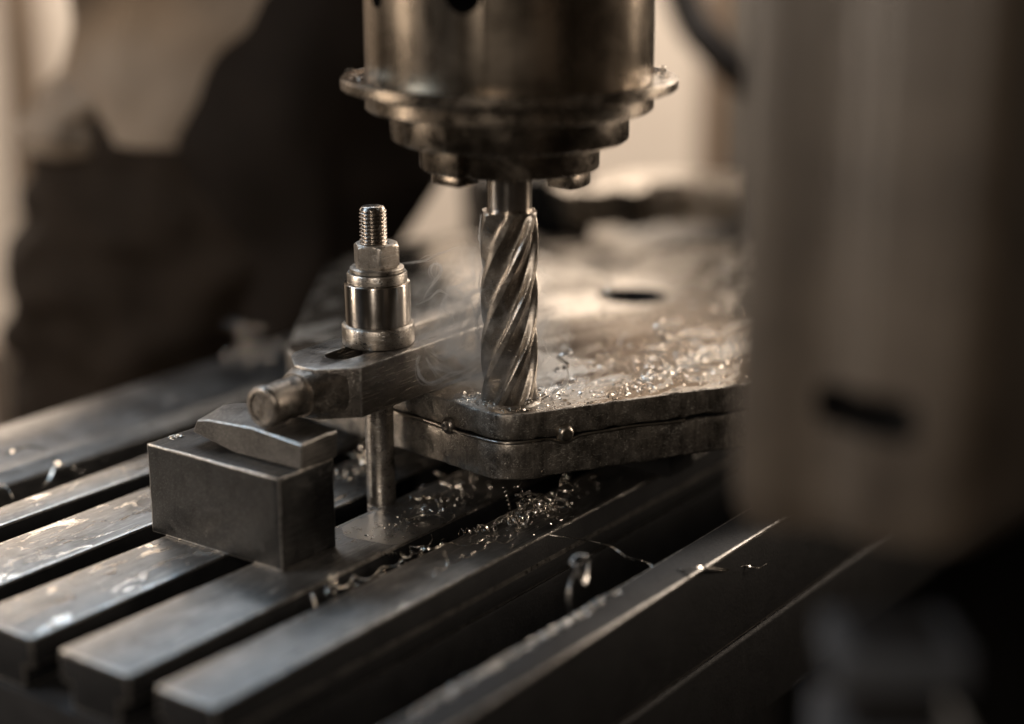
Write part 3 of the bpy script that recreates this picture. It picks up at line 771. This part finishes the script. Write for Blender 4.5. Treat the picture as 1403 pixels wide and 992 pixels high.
# long wavy shaving across the trough
def long_chip():
    px = [(752, 733), (800, 740), (835, 748), (862, 765), (885, 770), (905, 782), (940, 781), (962, 777), (1000, 781), (1020, 775), (1040, 778), (1052, 771)]
    dep = [0.0, 0.05, 0.2, 0.3, 0.4, 0.6, 0.8, 1, 1, 1, 1, 1]
    pts = []
    for (x_, y_), d in zip(px, dep):
        z = 1.5 - 10 * math.sin(math.pi * d) * 0.6 + (2.5 if d > 0.7 else 0)
        if x_ > 970: z = -8 - (x_ - 970) * 0.15
        pts.append(onz(x_, y_, z))
    fine = []
    for k in range(len(pts) - 1):
        for s in range(8):
            t = s / 8; p0 = pts[max(k - 1, 0)]; p1 = pts[k]; p2 = pts[k + 1]; p3 = pts[min(k + 2, len(pts) - 1)]
            fine.append(0.5 * ((2 * p1) + (-p0 + p2) * t + (2 * p0 - 5 * p1 + 4 * p2 - p3) * t * t + (-p0 + 3 * p1 - 3 * p2 + p3) * t ** 3))
    c0 = fine[0].copy()
    o = obj('long_shaving', *ribbon([p - c0 for p in fine], 1.5, 0.2, lambda t: 0.9 + 14 * t), M['chip'], None, c0)
    tag(o, 'long wavy shaving stretched over the front trough and its rim', 'metal shaving')
long_chip()
def hook_chip():
    P0 = at(790, 850, 905)
    px = [(800, 845), (806, 852), (797, 856), (786, 848), (779, 830), (780, 805), (788, 785), (800, 766), (806, 772), (804, 790), (800, 800), (796, 790), (788, 775), (782, 770), (792, 760), (808, 762)]
    pts = [at(x_, y_, 925 + 6 * math.sin(i)) for i, (x_, y_) in enumerate(px)]
    fine = []
    for k in range(len(pts) - 1):
        for s in range(6):
            t = s / 6; p0 = pts[max(k - 1, 0)]; p1 = pts[k]; p2 = pts[k + 1]; p3 = pts[min(k + 2, len(pts) - 1)]
            fine.append(0.5 * ((2 * p1) + (-p0 + p2) * t + (2 * p0 - 5 * p1 + 4 * p2 - p3) * t * t + (-p0 + 3 * p1 - 3 * p2 + p3) * t ** 3))
    c0 = fine[0].copy()
    o = obj('hooked_shaving', *ribbon([p - c0 for p in fine], 2.1, 0.25, lambda t: 0.4 + 3 * t), M['chipdull'], None, c0)
    tag(o, 'hooked flat shaving standing upright in the front trough', 'metal shaving')
hook_chip()
def spiral(u0, u1, v0, v1, z, r, turns, wdt, label):
    n = int(turns * 18); pts = []
    for k in range(n + 1):
        q = k / n; a = turns * 2 * math.pi * q; rr = r * (0.75 + 0.35 * math.sin(5 * q + 1))
        w_ = W(u0 + (u1 - u0) * q + rr * 0.5 * math.sin(a * 0.5), v0 + (v1 - v0) * q + rr * math.cos(a), z + rr * math.sin(a) + 2 * math.sin(7 * q)); pts.append(w_)
    c0 = pts[0].copy()
    o = obj('spiral_shaving', *ribbon([p - c0 for p in pts], wdt, 0.18, lambda t: 1.3), M['chip'], None, c0); tag(o, label, 'metal shaving')
spiral(640, 705, -588, -583, 0, 3.6, 3.2, 1.3, 'long spiral shaving lying in the slot beside the front rib')
spiral(700, 742, -584, -590, -1, 2.8, 3.5, 1.1, 'shorter spiral shaving further along the same slot under the rib edge')
spiral(690, 760, -552, -556, 2.6, 2.0, 5.5, 0.8, 'thin spiral shaving lying along the top of the front rib')
spiral(800, 836, -556, -566, 3.0, 2.4, 4, 1.0, 'spiral shaving at the far end of the swarf pile')
spiral(770, 800, -634, -626, 2.2, 1.8, 3, 0.8, 'thin spiral shaving on the wet rib below the plate corner')
def strand(px, z, wdt, label, mat='chip'):
    pts = [onz(x_, y_, zz) for x_, y_, zz in px]
    fine = []
    for k in range(len(pts) - 1):
        for s in range(7):
            t = s / 7; p0 = pts[max(k - 1, 0)]; p1 = pts[k]; p2 = pts[k + 1]; p3 = pts[min(k + 2, len(pts) - 1)]
            fine.append(0.5 * ((2 * p1) + (-p0 + p2) * t + (2 * p0 - 5 * p1 + 4 * p2 - p3) * t * t + (-p0 + 3 * p1 - 3 * p2 + p3) * t ** 3))
    c0 = fine[0].copy()
    o = obj('shaving_strand', *ribbon([p - c0 for p in fine], wdt, 0.2, lambda t: 0.6 + 3 * t), M[mat], None, c0)
    tag(o, label, 'metal shaving')
strand([(0, 622, 3), (18, 618, 8), (40, 612, 10), (62, 616, 2), (75, 632, -3), (68, 655, -8), (58, 668, -12)], 0, 1.1, 'curly shaving hanging over the back rail edge at far left')
strand([(75, 634, -3), (95, 638, -3), (115, 648, -8)], 0, 1.1, 'short shaving lying by the back trough at far left')
strand([(0, 662, -4), (12, 672, -6), (19, 686, -12)], 0, 1.5, 'shaving end curving out of the back trough at the picture edge')
strand([(560, 748, 1.5), (590, 752, 3), (615, 744, 1.5), (640, 748, 3), (668, 738, 1.5), (690, 744, 3), (706, 736, 2)], 0, 0.8, 'thin wavy shaving lying along the near edge of the front rib')
strand([(700, 688, 2), (722, 676, 6), (748, 682, 4), (772, 688, 6), (784, 700, 2), (760, 704, 2)], 0, 0.7, 'loose looping shaving on top of the swarf pile')
strand([(560, 712, 1), (578, 706, 3), (600, 706, 4), (614, 714, 1)], 0, 0.7, 'small arched shaving on the wet rib beside the puddle')
strand([(622, 705, 1), (626, 712, -3), (625, 722, -10), (628, 735, -16)], 0, 1.4, 'thin shaving dangling over the rib edge below the plates')
strand([(672, 552, PZ + 1), (668, 566, PZ - 3), (664, 578, PZ - 9)], 0, 1.0, 'small shaving hanging over the plate edge left of the end mill')

# drops of oil at the lower edge, coolant film near the stud foot
def puddle(poly, label, z):
    pts = [onz(x_, y_, z) for x_, y_ in poly]; c = sum(pts, Vector()) / len(pts)
    base = [((p - c).x, (p - c).y) for p in pts]
    out = resample(rounded([tuple(b) for b in base], [6] * len(base), 5), 2)
    out = [(x_ + 1.3 * noise.noise(Vector((x_ * 0.16, y_ * 0.16, 3))), y_ + 1.3 * noise.noise(Vector((x_ * 0.16, y_ * 0.16, 9)))) for x_, y_ in out]
    v, f = prism(out, 0, 0.12)
    o = obj('coolant_puddle', v, f, M['oil'], None, c); tag(o, label, 'puddle', 'coolant puddles')
puddle([(x_, y_) for x_, y_ in [(466, 722), (500, 707), (548, 690), (585, 682), (618, 690), (640, 700), (612, 716), (566, 738), (540, 748), (508, 741), (474, 737)]], 'shiny coolant puddle on the rib at the foot of the stud', 0.05)

# chips stuck on the flange rim
for k in range(9):
    a = rad(random.uniform(-30, 8)) if k < 6 else rad(random.uniform(180, 200))
    P = W(MU, MV, 261.5) + Vector((87 * math.cos(a), 87 * math.sin(a), 0))
    curl(P, 'wet chip stuck on the right rim of the spindle flange' if k < 6 else 'wet chip stuck on the left rim of the spindle flange', 'chips on the flange rim', k=random.randrange(9), sc_=random.uniform(0.5, 0.9))

# ------------------------------------------------------------------ machine parts in the foreground at right
def column():
    a = at(1004, 400, 690); b = at(1342, 400, 612)
    a.z = b.z = 0; d = (b - a); L = d.length; d.normalize()
    ang = math.atan2(d.y, d.x)
    E = empty('machine_bracket', (a.x, a.y, 139), ang)
    tag(E, 'large blurred brown machine bracket hanging in the right foreground', 'machine bracket')
    poly = rounded([(0, 0), (L * 0.2, 0), (L * 0.32, 7), (L * 0.46, 7), (L * 0.58, 0), (L, 0), (L, 70), (12, 90)], [8, 5, 5, 5, 5, 18, 10, 10], 6)
    n = len(poly); v = []; f = []
    levels = [(-14, 0.90, 10), (-8, 0.97, 4), (2, 1, 0), (40, 1.0, 0), (110, 1, 0), (520, 1, 0)]
    for z, s_, ins in levels:
        for x_, y_ in poly:
            zz = z if z > 100 else z - 10 + (x_ / L) * 14
            v.append(((x_ - L / 2) * s_ + L / 2, (y_ - 40) * s_ + 40, zz))
    for k in range(len(levels) - 1):
        for i in range(n):
            j = (i + 1) % n; f.append((k * n + i, k * n + j, (k + 1) * n + j, (k + 1) * n + i))
    f.append(tuple(range(n))[::-1]); f.append(tuple(range((len(levels) - 1) * n, len(levels) * n)))
    o = obj('bracket_body', v, f, M['column'], E, sharp=40)
    bpy.context.view_layer.update()
    hc = at(1152, 578, 650)
    # oblong opening cut through the face, its walls coloured black as shade
    ctr = obj('cutter_tmp', *prism(rounded([(-25, -8.5), (25, -8.5), (25, 8.5), (-25, 8.5)], [7.0] * 4, 5), -42, 42), M['paint_and_shade'], None, hc)
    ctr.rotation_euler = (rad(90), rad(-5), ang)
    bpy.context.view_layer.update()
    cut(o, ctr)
    ln = obj('opening_shade', *prism(rounded([(-25, -8.5), (25, -8.5), (25, 8.5), (-25, 8.5)], [7.0] * 4, 5), -2, 2), M['paint_and_shade'], None, (0, 0, 0))
    # black insert deep inside the opening, put there as its shade
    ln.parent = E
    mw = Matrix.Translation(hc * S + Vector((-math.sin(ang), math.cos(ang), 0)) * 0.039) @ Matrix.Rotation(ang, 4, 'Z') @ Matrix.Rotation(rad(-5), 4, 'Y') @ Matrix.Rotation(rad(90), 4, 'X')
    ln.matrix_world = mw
    bpy.context.view_layer.update()
    return E
column()
# dark cabinet behind the bracket closes the right edge of the view
cb = at(1060, 400, 1500)
o = obj('machine_cabinet', *box(0, 900, 0, 500, 0, 1235), M['paint_and_shade'], None, (cb.x + 30, cb.y + 80, -950), bevel=8)
tag(o, 'black machine cabinet behind the brown bracket at the right edge', 'cabinet')
# crank hub low at right
hb = at(1222, 900, 620)
HB = empty('square_shaft', (hb.x, hb.y, hb.z - 67)); 
tag(HB, 'blurred dark square shaft with two blue-grey collars at lower right', 'machine shaft')
obj('shaft_core', *box(-17, 17, -17, 17, -20, 78), M['paint_and_shade'], HB, bevel=3)
obj('shaft_collar', *box(-23, 23, -20, 20, 62, 77), M['dial'], HB, bevel=2.5)
obj('shaft_collar', *box(-25, 25, -22, 22, 14, 46), M['dial'], HB, bevel=2.5)

# ------------------------------------------------------------------ blurred things behind the plates
def lump(name, px, py, t, sx, sy, sz, mat, label, cat, group, seed, rz=0.3):
    bm = bmesh.new(); bmesh.ops.create_cube(bm, size=1)
    bmesh.ops.subdivide_edges(bm, edges=bm.edges, cuts=3, use_grid_fill=True)
    for vt in bm.verts:
        vt.co = Vector((vt.co.x * sx, vt.co.y * sy, (vt.co.z + 0.5) * sz)) + noise.noise_vector(vt.co * 2 + Vector((seed, 0, 0))) * min(sx, sy, sz) * 0.14
        vt.co *= S
    o = objbm(name, bm, M[mat], None, at(px, py, t), (0, 0, rz), bevel=0, sharp=45)
    tag(o, label, cat, group); return o
lump('steel_offcut', 795, 300, 1560, 46, 60, 30, 'offcut', 'pale blurred offcut behind the plate, just right of the cutter shank', 'offcut', 'offcuts behind the plate', 1)
lump('steel_offcut', 872, 300, 1640, 74, 60, 36, 'offcut', 'pale blurred offcut behind the plate, middle of the row', 'offcut', 'offcuts behind the plate', 2, 0.7)
lump('steel_offcut', 960, 296, 1600, 90, 70, 34, 'offcut', 'largest pale blurred offcut behind the plate, near the bracket', 'offcut', 'offcuts behind the plate', 3, -0.2)
lump('machine_vice', 720, 335, 1650, 100, 120, 74, 'paint_and_shade', 'dark blurred block behind the end mill shank', 'vice', None, 4, 0.2)
# a table apron board behind, so that the far trough does not show the floor
o = obj('back_bench', *box(-900, 900, 0, 500, 0, 800), M['post'], None, (300, 1900, -950), bevel=10)
tag(o, 'low brown bench standing behind the table below the wall', 'bench')

# ------------------------------------------------------------------ person behind the table
def person():
    t0 = 1620
    base = at(290, 300, t0); bx, by = base.x, base.y
    E = empty('person', (bx, by, -950))
    tag(E, 'person in dark trousers, black apron and tan shirt standing behind the table', 'person')
    def loft(name, rings, mat, fold=0.0, seed=0, n=64, power=2.3, fs=0.012):
        v = []; f = []
        # interpolate rings
        R = []
        for a, b in zip(rings, rings[1:]):
            for s in range(8):
                q = s / 8; q = q * q * (3 - 2 * q) * 0.5 + q * 0.5
                R.append(tuple(x_ + (y_ - x_) * q for x_, y_ in zip(a, b)))
        R.append(rings[-1])
        for (z, x0, y0, rx, ry) in R:
            for i in range(n):
                a = 2 * math.pi * i / n; c, s_ = math.cos(a), math.sin(a)
                p = Vector((x0 + rx * math.copysign(abs(c) ** (2 / power), c), y0 + ry * math.copysign(abs(s_) ** (2 / power), s_), z))
                k = fold * (noise.noise(Vector((p.x * fs + seed, p.y * fs, p.z * fs * 1.6))) + 0.5 * noise.noise(Vector((p.x * fs * 2.6 + seed, p.y * fs * 2.6, p.z * fs * 3))))
                p += Vector((c, s_, 0)) * k; v.append(tuple(p))
        m = len(R)
        for k in range(m - 1):
            for i in range(n):
                j = (i + 1) % n; f.append((k * n + i, k * n + j, (k + 1) * n + j, (k + 1) * n + i))
        f.append(tuple(range(n))[::-1]); f.append(tuple(range((m - 1) * n, m * n)))
        return obj(name, v, f, M[mat], E, sharp=70)
    # one continuous body grown over a skeleton
    J = {'pel': (0, 0, 930), 'ch': (40, 0, 1260), 'nk': (50, 0, 1430), 'hd': (60, -10, 1540), 'tp': (60, -10, 1660), 'hl': (-85, 0, 900), 'hr': (85, 0, 900), 'kl': (-100, -15, 500), 'kr': (100, -10, 500), 'al': (-105, 10, 80), 'ar': (105, 10, 80), 'fl': (-110, -120, 35), 'fr': (115, -120, 35), 'sl': (-150, 0, 1390), 'sr': (235, 0, 1390), 'el': (-230, -40, 1180), 'er': (330, -60, 1190), 'wl': (-120, -230, 1330), 'wr': (250, -260, 1280)}
    RD = {'pel': 120, 'ch': 125, 'nk': 58, 'hd': 88, 'tp': 60, 'hl': 80, 'hr': 80, 'kl': 56, 'kr': 56, 'al': 42, 'ar': 42, 'fl': 36, 'fr': 36, 'sl': 62, 'sr': 62, 'el': 45, 'er': 45, 'wl': 34, 'wr': 34}
    ks = list(J); ix = {k: i for i, k in enumerate(ks)}
    ed = [('pel', 'ch'), ('ch', 'nk'), ('nk', 'hd'), ('hd', 'tp'), ('pel', 'hl'), ('pel', 'hr'), ('hl', 'kl'), ('hr', 'kr'), ('kl', 'al'), ('kr', 'ar'), ('al', 'fl'), ('ar', 'fr'), ('ch', 'sl'), ('ch', 'sr'), ('sl', 'el'), ('sr', 'er'), ('el', 'wl'), ('er', 'wr')]
    me = bpy.data.meshes.new('body'); me.from_pydata([Vector(J[k]) * S for k in ks], [(ix[a], ix[b]) for a, b in ed], [])
    o = link('body', me, M['skin'], E)
    md = o.modifiers.new('skin', 'SKIN'); sub = o.modifiers.new('sub', 'SUBSURF'); sub.levels = sub.render_levels = 2
    for k in ks: me.skin_vertices[0].data[ix[k]].radius = (RD[k] * S * 0.85,) * 2
    me.skin_vertices[0].data[0].use_root = True
    px = lambda x_: (x_ - CX) / F_PX * t0 - bx            # picture column to local x at the person's distance
    zz = lambda y_: at(300, y_, t0).z + 950
    # trousers: hips and two legs
    loft('trousers', [(zz(640), px(255), 0, 165, 130), (zz(520), px(262), 0, 170, 135), (zz(400), px(272), 0, 168, 135), (zz(300), px(285), 0, 165, 132), (zz(240), px(295), 0, 160, 128), (zz(190), px(300), 0, 150, 122), (zz(120), px(310), 0, 140, 115)], 'cloth_dark', 30, 3, fs=0.011)
    for s in (-1, 1):
        loft('trouser_leg', [(60, s * 105 - 15, 0, 78, 85), (500, s * 95 - 15, -10, 85, 88), (760, s * 80 - 20, 0, 98, 110), (zz(600), s * 70 - 22, 0, 105, 120)], 'cloth_dark', 10, s)
    # shirt: torso and a bunched hem over the hip
    loft('shirt', [(zz(178), px(318), 4, 116, 112), (zz(168), px(312), 0, 130, 124), (zz(135), px(306), 0, 136, 124), (zz(80), px(312), 0, 136, 122), (zz(20), px(330), 0, 136, 124), (zz(-60), px(345), 0, 145, 126), (zz(-200), px(330), 0, 165, 130), (1400, px(350), 0, 175, 115)], 'shirt', 11, 8, fs=0.010)
    # lobe of bunched cloth
    loft('shirt_hem', [(zz(196), px(138), -40, 22, 40), (zz(186), px(132), -42, 42, 60), (zz(160), px(128), -42, 50, 66), (zz(120), px(150), -36, 48, 62), (zz(60), px(185), -20, 40, 50)], 'shirt', 9, 21, fs=0.03)
    # apron: curved cloth wrapped over the front, its edge running down to the left hip
    v = []; f = []; nx, nz = 28, 40
    ztop, zbot = zz(-260), zz(620)
    for k in range(nz + 1):
        q = k / nz; z = ztop + (zbot - ztop) * q
        yp = -260 + 880 * q
        lx = 290 - (yp - 20) * 0.58 if yp < 165 else min(330, 206 + 0.9 * (yp - 165))
        lx = max(lx, 185); rx = 612 if yp < 220 else 612 - min(230, (yp - 220) * 0.62)
        for i in range(nx + 1):
            s = i / nx; xx = px(lx) + (px(rx) - px(lx)) * s
            yy = -150 + 70 * (2 * s - 1) ** 2 + 22 * noise.noise(Vector((xx * 0.016, z * 0.007, 4)))
            v.append((xx, yy, z))
    nv = len(v); v += [(a, b + 8, c) for a, b, c in v]
    for k in range(nz):
        for i in range(nx):
            a = k * (nx + 1) + i; q = (a, a + 1, a + nx + 2, a + nx + 1)
            f.append(q); f.append(tuple(x_ + nv for x_ in q[::-1]))
    rim = [i for i in range(nx + 1)] + [(k + 1) * (nx + 1) + nx for k in range(nz)] + [nz * (nx + 1) + nx - 1 - i for i in range(nx)] + [(nz - 1 - k) * (nx + 1) for k in range(nz - 1)]
    for a, b in zip(rim, rim[1:] + rim[:1]): f.append((a, a + nv, b + nv, b))
    obj('apron', v, f, M['apron'], E, sharp=70)
    bpy.context.view_layer.update()
person()

# ------------------------------------------------------------------ smoke round the cutter
def smoke():
    c = onz(672, 470, 110)
    me_v, me_f = box(-62, 50, -45, 45, -48, 62)
    cc = W(MU + 4, MV, 118) + Vector((-12, 10, 0))
    m = bpy.data.materials.new('smoke'); m.use_nodes = True; nt = m.node_tree
    nt.nodes.remove(nt.nodes['Principled BSDF'])
    out = nt.nodes['Material Output']
    pv = nd(nt, 'ShaderNodeVolumePrincipled'); pv.inputs['Color'].default_value = (0.93, 0.90, 0.86, 1); pv.inputs['Anisotropy'].default_value = 0.35
    v = coords(nt)
    wn = nd(nt, 'ShaderNodeTexNoise'); wn.inputs['Scale'].default_value = 0.03; wn.inputs['Detail'].default_value = 1; nt.links.new(v, wn.inputs['Vector'])
    sc_ = nd(nt, 'ShaderNodeVectorMath'); sc_.operation = 'SCALE'; sc_.inputs['Scale'].default_value = 42; nt.links.new(wn.outputs['Color'], sc_.inputs[0])
    ad = nd(nt, 'ShaderNodeVectorMath'); ad.operation = 'ADD'; nt.links.new(v, ad.inputs[0]); nt.links.new(sc_.outputs[0], ad.inputs[1])
    n2 = ntex(nt, ad.outputs[0], 0.035, 2, 0.5)
    ridge = math_(nt, 'SUBTRACT', 1.0, math_(nt, 'MULTIPLY', math_(nt, 'ABSOLUTE', math_(nt, 'SUBTRACT', n2, 0.5)), 16.0), True)
    ridge = math_(nt, 'POWER', ridge, 2.0)
    # fades out towards the walls of its box
    ln = nd(nt, 'ShaderNodeVectorMath'); ln.operation = 'LENGTH'
    mp = nd(nt, 'ShaderNodeMapping'); nt.links.new(v, mp.inputs['Vector']); mp.inputs['Location'].default_value = (0.1, 0, 0.25); mp.inputs['Scale'].default_value = (1 / 58, 1 / 44, 1 / 66)
    nt.links.new(mp.outputs[0], ln.inputs[0])
    fall = mrange(nt, ln.outputs['Value'], 0.35, 0.95, 1, 0)
    d = math_(nt, 'MULTIPLY', math_(nt, 'MULTIPLY', math_(nt, 'ADD', ridge, 0.05), fall), 110.0)
    nt.links.new(d, pv.inputs['Density'])
    nt.links.new(pv.outputs[0], out.inputs['Volume'])
    try: m.cycles.volume_step_rate = 0.25
    except Exception: pass
    o = obj('smoke', me_v, me_f, m, None, cc, smooth=False)
    tag(o, 'thin grey smoke curling round the end mill and the clamp', 'smoke', kind='stuff')
smoke()
def wisps():
    m = bpy.data.materials.new('smoke_wisp'); m.use_nodes = True; nt = m.node_tree
    nt.nodes.remove(nt.nodes['Principled BSDF'])
    pv = nd(nt, 'ShaderNodeVolumePrincipled'); pv.inputs['Color'].default_value = (0.93, 0.90, 0.86, 1); pv.inputs['Anisotropy'].default_value = 0.3; pv.inputs['Density'].default_value = 520
    nt.links.new(pv.outputs[0], nt.nodes['Material Output'].inputs['Volume'])
    paths = [([(538, 362), (560, 360), (580, 358), (598, 350), (618, 341), (632, 338)], 0.45, 1035),
             ([(580, 412), (586, 398), (596, 386), (604, 374), (603, 364), (594, 362), (590, 372), (596, 384)], 0.55, 1040),
             ([(572, 418), (588, 410), (602, 399), (618, 406), (636, 411), (648, 420), (651, 440), (652, 462), (656, 492)], 0.6, 1035),
             ([(660, 292), (657, 318), (661, 352), (663, 384), (657, 412), (654, 440), (658, 470), (656, 500)], 0.8, 1012),
             ([(574, 486), (571, 498), (576, 514), (586, 524), (600, 522), (616, 512), (634, 508), (654, 496)], 0.7, 1000),
             ([(590, 482), (606, 490), (628, 480), (650, 470)], 0.7, 1000), ([(598, 530), (618, 524), (640, 514), (656, 500)], 0.8, 1000),
             ([(583, 490), (592, 502), (602, 516)], 0.5, 1000),
             ([(742, 462), (752, 486), (764, 492), (775, 502), (777, 518), (768, 532), (752, 540), (738, 548)], 0.7, 1020),
             ([(612, 404), (606, 420), (618, 432), (622, 446), (612, 456)], 0.5, 1040)]
    E = None
    bm = bmesh.new()
    for px, r, t in paths:
        pts = [at(x_, y_, t + 5 * math.sin(i * 1.7)) for i, (x_, y_) in enumerate(px)]; fine = []
        for k in range(len(pts) - 1):
            for q in range(8):
                tt = q / 8; p0 = pts[max(k - 1, 0)]; p1 = pts[k]; p2 = pts[k + 1]; p3 = pts[min(k + 2, len(pts) - 1)]
                fine.append(0.5 * ((2 * p1) + (-p0 + p2) * tt + (2 * p0 - 5 * p1 + 4 * p2 - p3) * tt * tt + (-p0 + 3 * p1 - 3 * p2 + p3) * tt ** 3))
        for th in range(4):
            off = [noise.noise_vector(p * 0.06 + Vector((th * 7.3, 0, 0))) * (0.4 + 1.5 * th) for p in fine]
            v, f = tube([p + o_ for p, o_ in zip(fine, off)], r * (1.1, 0.6, 0.9, 0.5)[th], 8, lambda q: 0.15 + 0.85 * math.sin(math.pi * q) ** 0.6)
            vv = [bm.verts.new(Vector(p) * S) for p in v]
            for g in f: bm.faces.new([vv[i] for i in g])
    o = objbm('smoke_wisps', bm, m); tag(o, 'fine pale threads of smoke between the stud and the cutter', 'smoke', kind='stuff')
wisps()

sc.cycles.use_denoising = True
sc.cycles.max_bounces = 8
